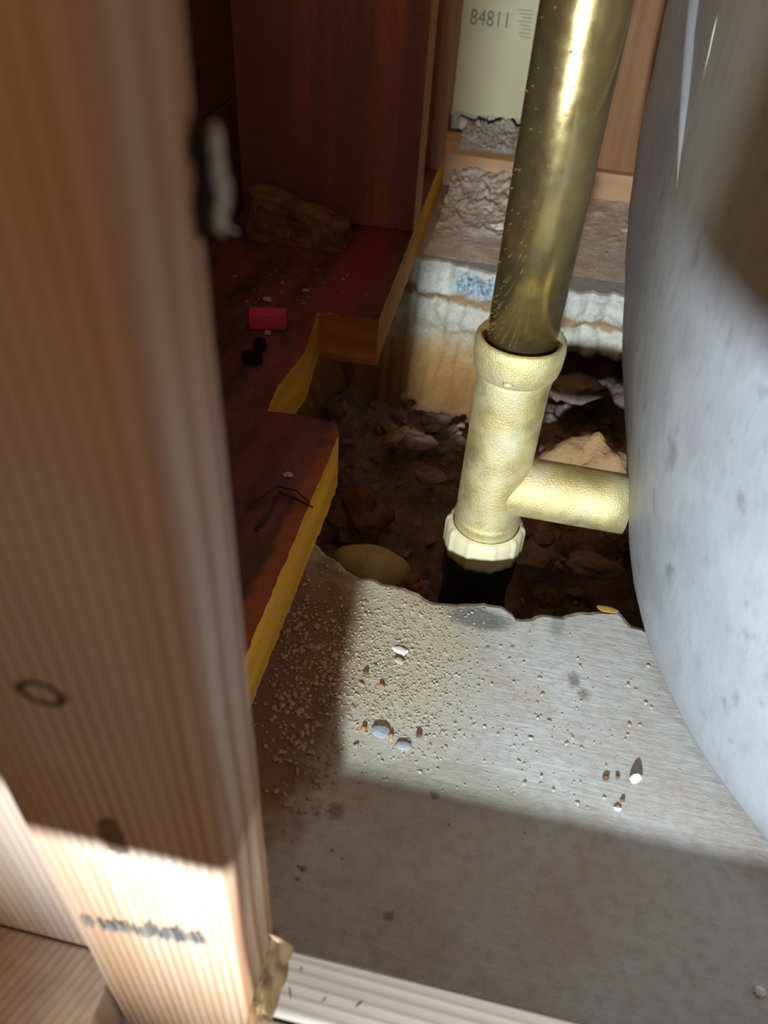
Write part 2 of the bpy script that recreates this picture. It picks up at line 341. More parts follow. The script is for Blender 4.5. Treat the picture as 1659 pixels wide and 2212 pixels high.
# smooth the normals a little
N = len(ring); nr = []
for i in range(N):
    s = Vector((0, 0))
    for k in range(-4, 5): s += ring[(i + k) % N][1]
    nr.append(s.normalized())
def slab():
    bm = bmesh.new()
    top = [bm.verts.new((p.x, p.y, -.0012 + .0006 * fbm((p.x, p.y, 0), 60))) for p, _ in ring]
    te = [bm.edges.new((top[i], top[(i + 1) % N])) for i in range(N)]
    mid = [bm.verts.new((p.x + nr[i].x * .003, p.y + nr[i].y * .003, 0)) for i, (p, _) in enumerate(ring)]
    me_ = [bm.edges.new((mid[i], mid[(i + 1) % N])) for i in range(N)]
    oc = [bm.verts.new(c) for c in ((-.7, -.6, 0), (1.5, -.6, 0), (1.5, 1.25, 0), (-.7, 1.25, 0))]
    oe = [bm.edges.new((oc[i], oc[(i + 1) % 4])) for i in range(4)]
    bmesh.ops.triangle_fill(bm, use_beauty=True, edges=me_ + oe, normal=(0, 0, 1))
    for i in range(N): bm.faces.new((mid[i], mid[(i + 1) % N], top[(i + 1) % N], top[i]))
    for f in bm.faces:
        f.smooth = False
    lev = [(-.006, .000), (-.014, .001), (-.024, .000), (-.034, .002), (-.040, .006), (-.048, .006), (-.054, .001), (-.064, .0), (-.074, .003), (-.085, .006), (-.10, .008), (-.12, .006), (-.15, .0), (-.2, -.02)]
    lev = [(a[0] + (b[0] - a[0]) * k / 3, a[1] + (b[1] - a[1]) * k / 3) for a, b in zip(lev, lev[1:]) for k in range(3)] + [lev[-1]]
    prev = top
    for z, off in lev:
        cur = []
        for i, (p, _) in enumerate(ring):
            q = (p.x, p.y, z); far = p.y > .6
            o = off + (.007 if far else .004) * fbm(q, 35, 3, 2) + (.003 if far else .002) * fbm(q, 130, 3, 3)
            if z < -.07 and p.x > .015: o += min(1, (p.x - .015) / .03) * (.11 if far else .03)
            if not far: o += min(.03, -z * .4)
            if far and p.x < .015 and z < -.08: o -= (-z - .08) * .5
            cur.append(bm.verts.new((p.x + nr[i].x * o, p.y + nr[i].y * o, z + .003 * fbm(q, 60, 2, 5))))
        for i in range(N):
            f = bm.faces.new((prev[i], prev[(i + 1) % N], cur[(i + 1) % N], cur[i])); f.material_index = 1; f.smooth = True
        prev = cur
    bmesh.ops.recalc_face_normals(bm, faces=bm.faces)
    me = bpy.data.meshes.new('floor'); bm.to_mesh(me); bm.free()
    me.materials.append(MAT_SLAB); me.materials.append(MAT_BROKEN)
    o = bpy.data.objects.new('floor', me); COL.objects.link(o); return struct(o, 'grey concrete slab with a jagged hole broken through it')
floor = slab()
if floor.data.polygons[0].normal.z < 0: floor.data.flip_normals()

def dirt_z(x, y):
    q = (x, y, 0)
    z = -.150 + .018 * fbm(q, 14, 3, 1) + .011 * fbm(q, 45, 3, 2) + .004 * fbm(q, 160, 3, 3)
    def hump(cx, cy, sx, sy, h): return h * math.exp(-((x - cx) / sx) ** 2 - ((y - cy) / sy) ** 2)
    z += hump(.10, .61, .075, .045, .062) + hump(-.11, .70, .06, .05, -.01) + hump(.12, .36, .08, .05, .045) + hump(-.12, .42, .06, .06, .03)
    z += hump(.15, .92, .2, .08, .05) - hump(.012, .40, .045, .05, .03)
    return z
GX, GY = 190, 180; dv = []; df = []
for j in range(GY):
    for i in range(GX):
        x = -.34 + i * .80 / (GX - 1); y = .24 + j * .70 / (GY - 1); dv.append((x, y, dirt_z(x, y)))
for j in range(GY - 1):
    for i in range(GX - 1): a = j * GX + i; df.append((a, a + 1, a + GX + 1, a + GX))
struct(new_mesh('ground', dv, df, MAT_DIRT, None, True), 'dark brown soil at the bottom of the hole')

# ------------------------------------------------------------------ bathtub
TUB_X0, TUB_X1 = .097, 1.55
def tub_ring(z, inset=0.0):
    """plan outline of the outer shell at height z"""
    tab = [(0, .0), (.06, -.014), (.12, -.027), (.18, -.034), (.24, -.037), (.30, -.037), (.42, -.037)]
    for (z0, a0), (z1, a1) in zip(tab, tab[1:]):
        if z <= z1: fl = a0 + (a1 - a0) * max(0, (z - z0)) / (z1 - z0); break
    else: fl = tab[-1][1]
    x0 = TUB_X0 + fl + inset; x1 = TUB_X1 - fl - inset
    yn = .12 + fl * .25 + inset; yf = .80 - fl * .25 - inset
    a, b1, b2 = .19 - inset * .4, .37 - yn, .22
    pts = []
    n = 22
    for k in range(n + 1):                     # near left corner, from the left end to the near side
        t = math.pi / 2 * k / n; pts.append((x0 + a * (1 - math.cos(t)), .37 - b1 * math.sin(t)))
    for k in range(1, 9): pts.append((x0 + a + (x1 - a - x0 - a) * k / 9, yn))
    for k in range(n + 1):
        t = math.pi / 2 * k / n; pts.append((x1 - a * (1 - math.sin(t)), .37 - b1 * math.cos(t)))
    for k in range(1, 6): pts.append((x1, .37 + (yf - b2 - .37) * k / 6))
    for k in range(n + 1):
        t = math.pi / 2 * k / n; pts.append((x1 - a * (1 - math.cos(t)), yf - b2 + b2 * math.sin(t)))
    for k in range(1, 9): pts.append((x1 - a - (x1 - a - x0 - a) * k / 9, yf))
    for k in range(n + 1):
        t = math.pi / 2 * k / n; pts.append((x0 + a * (1 - math.sin(t)), yf - b2 + b2 * math.cos(t)))
    for k in range(1, 6): pts.append((x0, yf - b2 + (.37 - yf + b2) * k / 6))
    return pts
tub = tag(empty('bathtub', (.8, .45, 0)), 'grey fiberglass bathtub with rounded end standing on the slab', 'bathtub')
def local(o, par): o.parent = par; o.matrix_parent_inverse = par.matrix_world.inverted() if False else Matrix.Translation(-Vector(par.location)); return o
def tub_shell():
    levs = [(.001, .05), (.001, .02), (.003, .008), (.008, .002), (.016, 0)] + [(.016 + .404 * k / 30, 0) for k in range(1, 31)]
    levs += [(.424, -.008), (.424, -.018), (.432, -.022), (.438, -.018), (.440, 0), (.438, .03), (.425, .045), (.3, .06), (.16, .085), (.09, .12), (.065, .18)]
    bm = bmesh.new(); prev = None; first = None
    for z, ins in levs:
        zz = min(z, .42) if ins >= 0 else .42
        pts = tub_ring(zz, ins); cur = []
        for x, y in pts:
            w = .0012 * fbm((x, y, z), 22, 2, 3) if z < .43 else 0
            cur.append(bm.verts.new((x + w, y + w * .6, z)))
        if prev:
            m = len(cur)
            for i in range(m): bm.faces.new((prev[i], prev[(i + 1) % m], cur[(i + 1) % m], cur[i]))
        else: first = cur
        prev = cur
    bm.faces.new(first); bm.faces.new(prev)
    return bm_obj('shell', bm, MAT_TUB, None, True)
local(tub_shell(), tub)
# moulded rib up the rounded corner of the shell and the pale scratch beside it
def tub_hit(px, py_):
    d = to_world(Vector((px - CX, py_ - CY, F))).normalized(); t = .05
    while t < 1.2:
        q = EYE + d * t
        if 0 < q.z < .43:
            pts = tub_ring(q.z); c = False; j = len(pts) - 1
            for i in range(len(pts)):
                a, b = pts[i], pts[j]
                if (a[1] > q.y) != (b[1] > q.y) and q.x < (b[0] - a[0]) * (q.y - a[1]) / (b[1] - a[1]) + a[0]: c = not c
                j = i
            if c: return q
        t += .0008
    return EYE + d * .3
bm = bmesh.new()
pa = [tub_hit(1512 - 50 * k / 12, -60 + 500 * k / 12) for k in range(13)]
tube_bm(bm, pa, [.0042 * (1 - (k / 12) ** 2) + .0002 for k in range(13)], 12)
rib = local(bm_obj('moulded_rib', bm, MAT_TUBRIB, None, True), tub); rib['label'] = 'pale raised rib moulded into the shell'
bm = bmesh.new()
pa = [tub_hit(1550 - 34 * k / 6, 32 + 158 * k / 6) for k in range(7)]
tube_bm(bm, pa, [.0001, .0004, .0005, .0004, .0005, .0004, .0001], 6)
scr = local(bm_obj('pale_scratch', bm, MAT_WHITE, None, True), tub); scr['label'] = 'thin white scratch beside the rib'

# ------------------------------------------------------------------ brass waste and overflow
BX, BY = .007, .40
drain = tag(empty('drain_assembly', (BX, BY, -.12)), 'brass bath waste tee with tall overflow tube and side branch', 'drain pipe')
R0 = .0195
local(lathe('overflow_tube', [(R0 - .0015, .41), (R0, .41), (R0, .33), (R0, .25), (R0, .118), (R0 - .0015, .118)], (BX, BY, 0), (0, 0, 1), MAT_TUBE, None, 96), drain)
body = lathe('tee_body', [(R0 + .0003, .119), (.0222, .119), (.0222, .10), (.0214, .095), (.0214, .03), (.0216, .01), (.0213, -.004), (.0216, -.0055), (.0226, -.007), (.0216, -.0085), (.0216, -.016), (.0232, -.018), (.0236, -.0205), (.0232, -.023), (.020, -.0235), (.019, -.02)], (BX, BY, 0), (0, 0, 1), MAT_CAST, None, 96)
local(body, drain)
col = lathe('collar', [(R0 + .0004, .122), (.0215, .1245), (.0238, .1265), (.0252, .1245), (.0258, .120), (.0254, .112), (.0245, .107), (.0228, .104), (.0214, .103)], (BX, BY, 0), (0, 0, 1), MAT_CAST, None, 96)
col.parent = body
cl = bmesh.new(); rock_bm(cl, (BX - .003, BY - .0252, .1085), (.0032, .0014, .0016), 3, 2, 1, .1)
lug = bm_obj('collar_lug', cl, MAT_CAST, None, True); lug.parent = body
local(lathe('branch_tube', [(.0192, .0), (.0192, .05), (.0190, .07), (.0190, .084), (.0175, .084)], (BX, BY, .0205), (1, 0, .0), MAT_CAST, None, 96), drain)
def nutmod(r, a, th):
    k = (th / (2 * math.pi) * 10) % 1.0
    return r + (.0010 if (r > .0225 and (k < .16 or k > .84)) else 0.0)
nut = local(lathe('slip_nut', [(.0225, -.014), (.0242, -.0145), (.0256, -.016), (.0262, -.019), (.0262, -.034), (.0256, -.0375), (.0235, -.0385), (.018, -.0385)], (BX, BY, 0), (0, 0, 1), MAT_NUT, None, 120, mod=nutmod), drain)
nut['label'] = 'ivory plastic slip nut with raised ribs'
tp = local(lathe('trap_inlet', [(.0215, -.036), (.0245, -.038), (.0255, -.042), (.0255, -.06), (.0235, -.064), (.0235, -.09), (.0245, -.092), (.0245, -.10), (.0235, -.102), (.0235, -.19)], (BX, BY, 0), (0, 0, 1), MAT_BLACK, None, 64), drain)
tp['label'] = 'black plastic pipe going down into the soil'
# water beads on the lower tube
bm = bmesh.new(); rb = random.Random(3)
for k in range(110):
    z = .128 + .16 * rb.random() ** 1.8; th = math.radians(rb.uniform(185, 275))
    n_ = Vector((math.cos(th), math.sin(th), 0)); c = Vector((BX, BY, z)) + n_ * R0; s = rb.uniform(.0003, .0008)
    rock_bm(bm, c, (s, s, s * .8), k, 1, 1, 0)
bd = bm_obj('water_bead', bm, Mat('water_bead').out((214, 200, 150), .12, **{'Transmission Weight': .9, 'IOR': 1.33}), None, True); local(bd, drain)
bd['kind'] = 'stuff'; bd['label'] = 'small water beads on the brass tube'

# ------------------------------------------------------------------ front furring stud, its neighbour and the sole plate
SX0, SX1, SY0, SY1 = -.094, -.042, .073, .097
stud = tag(empty('wall_stud', (-.068, .085, 0)), 'blurred pale pine stud with stamped ink mark, nearest the viewer', 'stud')
def stud_mesh():
    v = []; f = []; nz = 60
    prof = []
    def arc(cx, cy, r, a0, a1, n):
        for k in range(n + 1):
            t = math.radians(a0 + (a1 - a0) * k / n); prof.append((cx + r * math.cos(t), cy + r * math.sin(t)))
    arc(SX1 - .0035, SY0 + .0035, .0035, -90, 0, 5)
    arc(SX1 - .0016, SY1 - .0016, .0016, 0, 90, 4)
    arc(SX0 + .0016, SY1 - .0016, .0016, 90, 180, 4)
    arc(SX0 + .0016, SY0 + .0016, .0016, 180, 270, 4)
    m = len(prof)
    for j in range(nz + 1):
        z = .0005 + .62 * j / nz
        for x, y in prof:
            q = (x * 2, y * 2, z); w = .0005 * fbm(q, 14, 2, 4)
            v.append((x + w, y + w * .6, z))
    for j in range(nz):
        for i in range(m): f.append((j * m + i, j * m + (i + 1) % m, (j + 1) * m + (i + 1) % m, (j + 1) * m + i))
    f.append(tuple(range(m))[::-1]); f.append(tuple(nz * m + i for i in range(m)))
    return new_mesh('timber', v, f, MAT_STUD, None, False)
local(stud_mesh(), stud)
def disc(name, c, u, v_, ru, rv, mat, n=28, inner=0, thick=.00025, wob=.08, seed=0):
    """thin oval plug lying on a face; u, v_ span the face, thickness along u x v_"""
    u = Vector(u); v_ = Vector(v_); w = u.cross(v_).normalized(); c = Vector(c); vs = []; fs = []
    for k in range(n):
        t = 2 * math.pi * k / n; s = 1 + wob * fbm((math.cos(t), math.sin(t), 0), 1.5, 2, seed)
        d = u * (ru * s * math.cos(t)) + v_ * (rv * s * math.sin(t))
        vs += [c + d - w * thick, c + d + w * thick, c + d * inner + w * thick]
    for k in range(n):
        a, b = k * 3, ((k + 1) % n) * 3
        fs += [(a, b, b + 1, a + 1)]
        if inner > 0: fs.append((a + 1, b + 1, b + 2, a + 2))
    if inner == 0: fs.append(tuple(k * 3 + 1 for k in range(n)))
    return new_mesh(name, vs, fs, mat, None, False)
p = at(90, 1497, y=SY0); kn = local(disc('knot', (p.x, SY0, p.z), (1, 0, 0), (0, 0, 1), .0052, .0036, MAT_KNOTRING, inner=.7, wob=.1), stud); kn['label'] = 'dark oval knot ring'
p = at(243, 1805, y=SY0); kn = local(disc('knot', (p.x, SY0, p.z), (1, 0, 0), (0, 0, 1), .0034, .0075, simple('faint_knot', (128, 112, 100), (108, 92, 82), 300, .8), wob=.5, seed=4), stud); kn['label'] = 'small grey knot'
# black rotten knot and pale torn fibre on the far edge of the stud
def edge_lump(name, pix, r, mat, seed, amp=.3):
    p = at(*pix, x=SX1); b = bmesh.new(); rock_bm(b, (p.x, p.y, p.z), r, seed, 3, 1, amp)
    return local(bm_obj(name, b, mat, None, True), stud)
edge_lump('rotten_knot', (418, 310), (.0009, .0022, .0028), MAT_KNOT, 2)['label'] = 'black rotten knot hole in the stud edge'
edge_lump('rotten_knot', (435, 380), (.0009, .0022, .0042), MAT_KNOT, 5)
edge_lump('rotten_knot', (430, 460), (.0009, .0018, .0038), MAT_KNOT, 6)
p = at(478, 350, y=SY1)
for (px, py, rz, k) in ((470, 345, .0042, 1), (482, 410, .0036, 2), (474, 470, .0022, 3)):
    q = at(px, py, y=SY1 + .0006); b = bmesh.new(); rock_bm(b, q, (.0011, .0010, rz), k, 3, 1, .35)
    local(bm_obj('torn_fibre', b, simple('torn_fibre_%d' % k, (120, 108, 94), (92, 78, 64), 400, .9), None, True), stud)
b = bmesh.new(); tube_bm(b, [at(478, 488, y=.099), at(495, 494, y=.101), at(512, 501, y=.103)], .00009, 5)
local(bm_obj('hair_fibre', b, MAT_WHITE), stud)
# stamped ink row across the front face: uneven little bars
rb = random.Random(11); vs = []; fs = []
a0, a1 = at(178, 1985, y=SY0), at(452, 2032, y=SY0)
x = 0.0
while x < 1:
    w = rb.choice((.012, .02, .03)); h = (.55 + .45 * rb.random()) * (.0125 if .68 < x < .9 else .0095)
    if rb.random() < .82:
        c0 = a0.lerp(a1, x); c1 = a0.lerp(a1, min(1, x + w)); i = len(vs); y_ = SY0 - .0009
        dz = .0030 * rb.random()
        for (c, z) in ((c0, dz), (c1, dz), (c1, dz + h), (c0, dz + h)): vs.append((c.x - z * .1, y_, c.z + z - .004))
        fs.append((i, i + 1, i + 2, i + 3))
    x += w + rb.choice((.004, .008, .02))
st = local(new_mesh('ink_stamp', vs, fs, MAT_INK2), stud); st['label'] = 'row of smudged grey ink marks'
# torn splinters along the stud's lower corner
for k, (pa, pb, r) in enumerate((((583, 2018), (622, 2038), .0010), ((575, 2040), (598, 2052), .0004), ((588, 2085), (604, 2066), .0004), ((566, 2120), (583, 2075), .0005))):
    b = bmesh.new(); A, B = at(*pa, y=.093), at(*pb, y=.097)
    tube_bm(b, [A, A.lerp(B, .5) + Vector((0, -.0004, .0006)), B], [r * .3, r, r * .1], 6)
    local(bm_obj('splinter', b, MAT_STUD), stud)
# clear plastic shred squeezed between stud and plate
vs = []; fs = []; nu, nv = 26, 14
for j in range(nv):
    for i in range(nu):
        y = .066 + .030 * i / (nu - 1); t = j / (nv - 1)
        x = -.0425 + .0065 * t + .0012 * fbm((y, t * .02, 0), 180, 3, 2); z = .058 - .011 * t + .0016 * fbm((y, t * .03, 1), 120, 2, 5) + .004 * (1 - t) * noise.noise((y * 160, 0, 2))
        vs.append((max(x, -.0420), y, z))
for j in range(nv - 1):
    for i in range(nu - 1): a = j * nu + i; fs.append((a, a + 1, a + nu + 1, a + nu))
pl = new_mesh('plastic_shred', vs, fs, MAT_PLASTIC, None, True)
sm = pl.modifiers.new('thick', 'SOLIDIFY'); sm.thickness = .0005
tag(pl, 'crumpled clear amber plastic shred squeezed between pale stud and sole plate', 'plastic')
s2 = box('wall_stud', -.185, -.0950, .084, .122, .0005, .62, [MAT_STUD2], None, .0015)
tag(s2, 'weathered stud set back at the lower left corner beside the stamped stud', 'stud')
plate = box('sole_plate', -.0419, 1.2, .0755, .0955, .0005, .047, [MAT_PLATE], None, .0012)
tag(plate, 'pale ridged sole plate lying along the bottom edge of the picture', 'plank')
pl2 = box('sole_plate', -.0405, 1.2, .030, .0745, .0005, .0445, [MAT_PLATE], None, .0012)
tag(pl2, 'pinkish sole plate strip in the bottom corner, in front of the ridged plate', 'plank')
pl3 = box('sole_plate', -.40, -.0952, .030, .0835, .0005, .0362, [MAT_STUD2], None, .0012)
tag(pl3, 'greyish sole plate strip in the lower left corner under the weathered stud', 'plank')
# little splits in the plate's top
for k, (px, py, dx, dy) in enumerate(((626, 2146, 2, 14), (775, 2170, 8, -6), (650, 2095, 1, 6), (700, 2160, 4, -5))):
    A, B = at(px - dx, py - dy, z=.0472), at(px + dx, py + dy, z=.0472); b = bmesh.new(); tube_bm(b, [A, A.lerp(B, .5), B], [.00006, .00025, .00006], 5)
    bm_obj('dark_split', b, MAT_KNOTRING, plate)

# unseen boards, added only to shade the upper stud and upper tub
fy0, fy1 = -.042, -.030
pp = [(-.42, .0005), (-.30, .0005), (-.30, .177), (-.0290, .177), (-.0290, .305), (-.42, .305)]
vs = [(x, fy0, z) for x, z in pp] + [(x, fy1, z) for x, z in pp]; n = len(pp)
fs = [tuple(range(n)), tuple(range(2 * n - 1, n - 1, -1))] + [(i, i + n, (i + 1) % n + n, (i + 1) % n) for i in range(n)]
struct(new_mesh('light_blocker', vs, fs, MAT_FRONTBOARD), 'added out-of-view board that shades the upper stud')
pp = [(.45, .0005), (.56, .0005), (.56, .305), (.018, .305), (.018, .226), (.45, .226)]
vs = [(x, fy0, z) for x, z in pp] + [(x, fy1, z) for x, z in pp]
struct(new_mesh('light_blocker', vs, fs, MAT_FRONTBOARD), 'added out-of-view board that shades the upper bathtub')

# ------------------------------------------------------------------ red sill board with its sawn notch
ZT, ZB = .042, .0
kx = (H - ZT) / (H - .02)
e_near = -.0945; e_far = -.1015; nx = -.146
ny0, ny1 = .434 * kx, .589 * kx
outline = [(-.34, .12), (e_near + .001, .12), (e_near, ny0 - .012), (e_near - .004, ny0), (nx + .02, ny0 + .003), (nx, ny0 + .001), (nx - .002, ny0 + .03), (nx + .003, ny0 + .08), (nx - .004, ny1), (nx + .02, ny1 - .002), (e_far, ny1 - .001), (e_far - .010, .968), (-.34, .968)]
def resample(pts, step, amp, seed):
    o = []
    for i in range(len(pts)):
        a, b_ = Vector(pts[i]), Vector(pts[(i + 1) % len(pts)]); k = max(1, int((b_ - a).length / step)); d = (b_ - a).normalized()
        for j in range(k):
            q = a.lerp(b_, j / k); w = amp * fbm((q.x, q.y, 0), 140, 3, seed) if j else 0
            o.append((q.x + d.y * w, q.y - d.x * w, i))
    return o
rs = resample(outline, .004, .0006, 6); n = len(rs)
bm = bmesh.new(); rows = []
for z, ins in ((ZT, .0006), (ZT - .0008, 0), ((ZT + ZB) / 2, -.0003), (ZB + .0006, 0)):
    rows.append([bm.verts.new((x + (.0004 * fbm((x, y, z), 200, 2, 3)), y, z)) for x, y, _ in rs])
for rr_ in (rows[0], rows[-1]):
    es_ = [bm.edges.new((rr_[i], rr_[(i + 1) % n])) for i in range(n)]
    bmesh.ops.triangle_fill(bm, use_beauty=True, edges=es_, normal=(0, 0, 1))
for r in range(3):
    for i in range(n):
        f = bm.faces.new((rows[r][i], rows[r][(i + 1) % n], rows[r + 1][(i + 1) % n], rows[r + 1][i])); s = rs[i][2]
        f.material_index = 1 if s in (0, 1, 2, 5, 6, 7, 10) else (2 if s in (8, 9) else 0)
        if s == 4: f.material_index = 0
bmesh.ops.recalc_face_normals(bm, faces=bm.faces)
me = bpy.data.meshes.new('sill_board'); bm.to_mesh(me); bm.free()
sill = finish('sill_board', me, [MAT_REDTOP, MAT_YELLOW, MAT_TANCUT], None)
for p_ in sill.data.polygons: pass
# contextual faces are horizontal: keep them red
tag(sill, 'dark red stained sill board with a sawn notch and yellow cut edges', 'board')
# worn corner where bare wood shows beside the yellow edge
vs = []; fs = []
strip = [at(x, y, z=ZT + .0003) for x, y in ((722, 918), (706, 985), (672, 1080), (640, 1160), (600, 1265), (562, 1370))]
for k, q in enumerate(strip): vs += [(q.x - .006 - .004 * math.sin(k * 2.1), q.y, ZT + .0004), (e_near + .0002, q.y, ZT + .0004)]
# ------------------------------------------------------------------ red upright, brown upright and side boards
py = .775 * kx
up = box('wall_stud', -.2985, -.1055, py, py + .040, ZT, .36, [MAT_RED, MAT_FARPLATE], None, .0015)
for p_ in up.data.polygons:
    if p_.normal.x > .7: p_.material_index = 1
tag(up, 'wide dark red stained upright standing on the red sill board', 'stud')
ub = box('wall_stud', -.150, -.1085, .90, .94, ZT, .36, [MAT_BROWNWOOD], None, .0015)
tag(ub, 'narrow brown upright between the red upright and cream drywall', 'stud')
sd = struct(box('wall_left', -.345, -.300, .10, 1.0, ZT, .30, [MAT_DARKBOARD], None, .001), 'dark side wall of horizontal boards')
for z0, z1 in ((ZT, .1430), (.1445, .30)):
    box('board', -.3005, -.272, .15, py - .0005, z0, z1, [MAT_DARKBOARD], sd, .0012)

# ------------------------------------------------------------------ far wall
fp = box('sole_plate', -.160, 1.2, .975, 1.064, .0005, .038, [MAT_FARPLATE], None, .0015)
tag(fp, 'orange brown sole plate at the foot of the far wall behind the brass tube', 'plank')
fs_ = box('wall_stud', .050, .140, .985, 1.05, .0382, .62, [MAT_FARWOOD], None, .0015)
tag(fs_, 'orange pine stud behind the brass tube, beside the bathtub', 'stud')
# drywall with a torn lower edge
rb = random.Random(5); xs = [-.16 + .002 * k for k in range(int(.9 / .002))]
vs = []; fs = []
yb = 1.0655
for x in xs:
    zb = .060 + .004 * fbm((x, 0, 0), 60, 3, 2) + .003 * fbm((x, 0, 0), 260, 2, 5)
    vs += [(x, yb, zb), (x, yb, .62), (x, yb + .0125, zb + .002), (x, yb + .0125, .62)]
for i in range(len(xs) - 1):
    a, b = i * 4, i * 4 + 4
    fs += [(a, b, b + 1, a + 1), (a + 2, a + 3, b + 3, b + 2), (a, a + 2, b + 2, b), (a + 1, b + 1, b + 3, a + 3)]
dry = struct(new_mesh('wall_back', vs, fs, MAT_DRY), 'cream drywall sheet with torn lower edge and grey printing')
struct(box('wall_back', -.30, 1.2, 1.092, 1.104, .0005, .62, [MAT_FRONTBOARD], None, 0), 'grey lining behind the cream drywall')
# printed digits and ruled lines
fc = bpy.data.curves.new('digits', 'FONT'); fc.body = '84811'; fc.size = .0175; fc.space_character = 1.05
fo = bpy.data.objects.new('digits_tmp', fc); COL.objects.link(fo)
bpy.context.view_layer.update()
me = bpy.data.meshes.new_from_object(fo.evaluated_get(bpy.context.evaluated_depsgraph_get())); bpy.data.objects.remove(fo)
po = finish('printed_digits', me, MAT_INK, dry); w = max(v.co.x for v in me.vertices)
A, B = at(1014, 50, y=yb), at(1094, 64, y=yb)
po.location = (A.x, yb - .0003, A.z - .001); po.rotation_euler = (math.pi / 2, 0, 0); k = (B.x - A.x) / w; po.scale = (k, k * 1.25, 1)
vs = []; fs = []
for k in range(8):
    A = at(1120 + (k % 3) * 3, 22 + k * 8, y=yb - .0003); B = at(1152 - k, 24 + k * 8.4, y=yb - .0003); i = len(vs)
    vs += [A, B, B + Vector((0, 0, .0007)), A + Vector((0, 0, .0007))]; fs.append((i, i + 1, i + 2, i + 3))
new_mesh('printed_lines', vs, fs, MAT_INK, dry)
# plaster rubble under the drywall edge and on the slab in front of the far plate
def in_hole(x, y):
    if y < .295: return False
    c = False; j = len(outl) - 1
    for i in range(len(outl)):
        a, b = outl[i], outl[j]
        if (a.y > y) != (b.y > y) and x < (b.x - a.x) * (y - a.y) / (b.y - a.y) + a.x: c = not c
        j = i
    return c
def on_slab(r, cx, cy, sx, sy):
    while True:
        q = at(r.gauss(cx, sx), r.gauss(cy, sy), z=0)
        if not in_hole(q.x, q.y - .004) and not in_hole(q.x, q.y + .004) and q.y < .36: return (q.x, q.y, 0)
def scatter(name, n, fx, rng, smin, smax, mat, label, cat, seed=1, sub=1):
    rb = random.Random(seed); b = bmesh.new()
    for k in range(n):
        c = fx(rb); s = smin + (smax - smin) * rb.random() ** 2.5
        rock_bm(b, (c[0], c[1], c[2] + s * .25), (s * rb.uniform(.7, 1.3), s * rb.uniform(.7, 1.3), s * rb.uniform(.4, .8)), k + seed * 100, sub, .6, .5, 1.1, rb.uniform(0, 6))
    return tag(bm_obj(name, b, mat), label, cat, None, 'stuff')
def heap(name, x0, x1, y0, y1, hf, mat, label, cat, nx_=150, ny_=90):
    v = []; f = []
    for j in range(ny_):
        for i in range(nx_):
            x = x0 + (x1 - x0) * i / (nx_ - 1); y = y0 + (y1 - y0) * j / (ny_ - 1)
            v.append((x, y, hf(x, y) if 0 < i < nx_ - 1 and j > 0 else min(hf(x, y), hf(x, y) * 0 + HB)))
    for j in range(ny_ - 1):
        for i in range(nx_ - 1): a = j * nx_ + i; f.append((a, a + 1, a + nx_ + 1, a + nx_))
    return tag(new_mesh(name, v, f, mat, None, True), label, cat)
HB = .0004
def mortar_h(x, y):
    u = max(0, (y - .80) / .175); l = max(0, min(1, (.03 - x) / .05)); q = (x, y, 0)
    rough = max(0, fbm(q, 55, 3, 3)) * .010 + abs(fbm(q, 170, 3, 5)) * .005
    return .0006 + .0012 * min(1, max(0, (y - .771) / .03)) + u * u * (.006 + .014 * l) + rough * min(1, u * 1.5) * (.25 + .75 * l)
heap('mortar_bed', -.1008, .22, .771, .9745, mortar_h, simple('grey_tan_mortar', (212, 211, 204), (188, 172, 148), 40, .95, .6, .002), 'rough grey and tan mortar spread on the far slab before the sole plate', 'mortar')
HB = .0383
def plaster_h(x, y):
    u = max(0, (y - .995) / .07); q = (x, y, 1)
    return .0384 + (u * .012 + max(0, fbm(q, 60, 3, 7)) * .009 + abs(fbm(q, 190, 3, 2)) * .005) * min(1, u * 2.5)
heap('plaster_heap', -.1003, .048, .995, 1.0640, plaster_h, simple('grey_plaster', (196, 194, 184), (158, 152, 138), 60, .95, .7, .002), 'crumbly grey plaster heap under the torn drywall edge', 'plaster', 110, 60)
scatter('plaster_rubble', 160, lambda r: (lambda x, y: (x, y, plaster_h(x, y)))(r.uniform(-.098, -.0), 1.062 - .06 * r.random()), 0, .0008, .004, simple('grey_plaster_crumb', (186, 184, 172), (150, 144, 128), 300, .9), 'grey plaster crumbs heaped on the far sole plate under the drywall', 'rubble', 2)
scatter('mortar_rubble', 260, lambda r: (lambda x, u: (x, .970 - .15 * u, mortar_h(x, .970 - .15 * u)))(r.choice((r.uniform(-.10, 0), r.uniform(-.10, 0), r.uniform(-.1, .13))), r.random()), 0, .0005, .0030, simple('mortar_crumb', (206, 192, 164), (170, 140, 104), 200, .95), 'tan mortar crumbs lying on the far slab before the sole plate', 'rubble', 3)
for k, (px, py_, s, z) in enumerate(((1078, 500, .009, 0), (1110, 235, .008, .039), (1005, 280, .014, .039), (1050, 312, .004, .039), (1350, 505, .006, 0), (1075, 320, .003, .039))):
    q = at(px, py_, z=z); r = rock('plaster_lump', (q.x, q.y, z + s * .35), (s * 1.1, s * .7, s * .6), 40 + k, MAT_WHITE, 2, .7, .5, 1.2, k)
    tag(r, ['white plaster lump on far slab touching the left side of brass tube', 'white plaster flake under the drywall corner beside the brass tube', 'long pale plaster flake on the far plate beside brown upright', 'small white plaster bead midway along the far plate', 'pale pebble on the far slab beside the bathtub', 'tiny white plaster bead on far plate nearest the brass tube'][k], 'plaster', 'plaster lumps by the far wall')

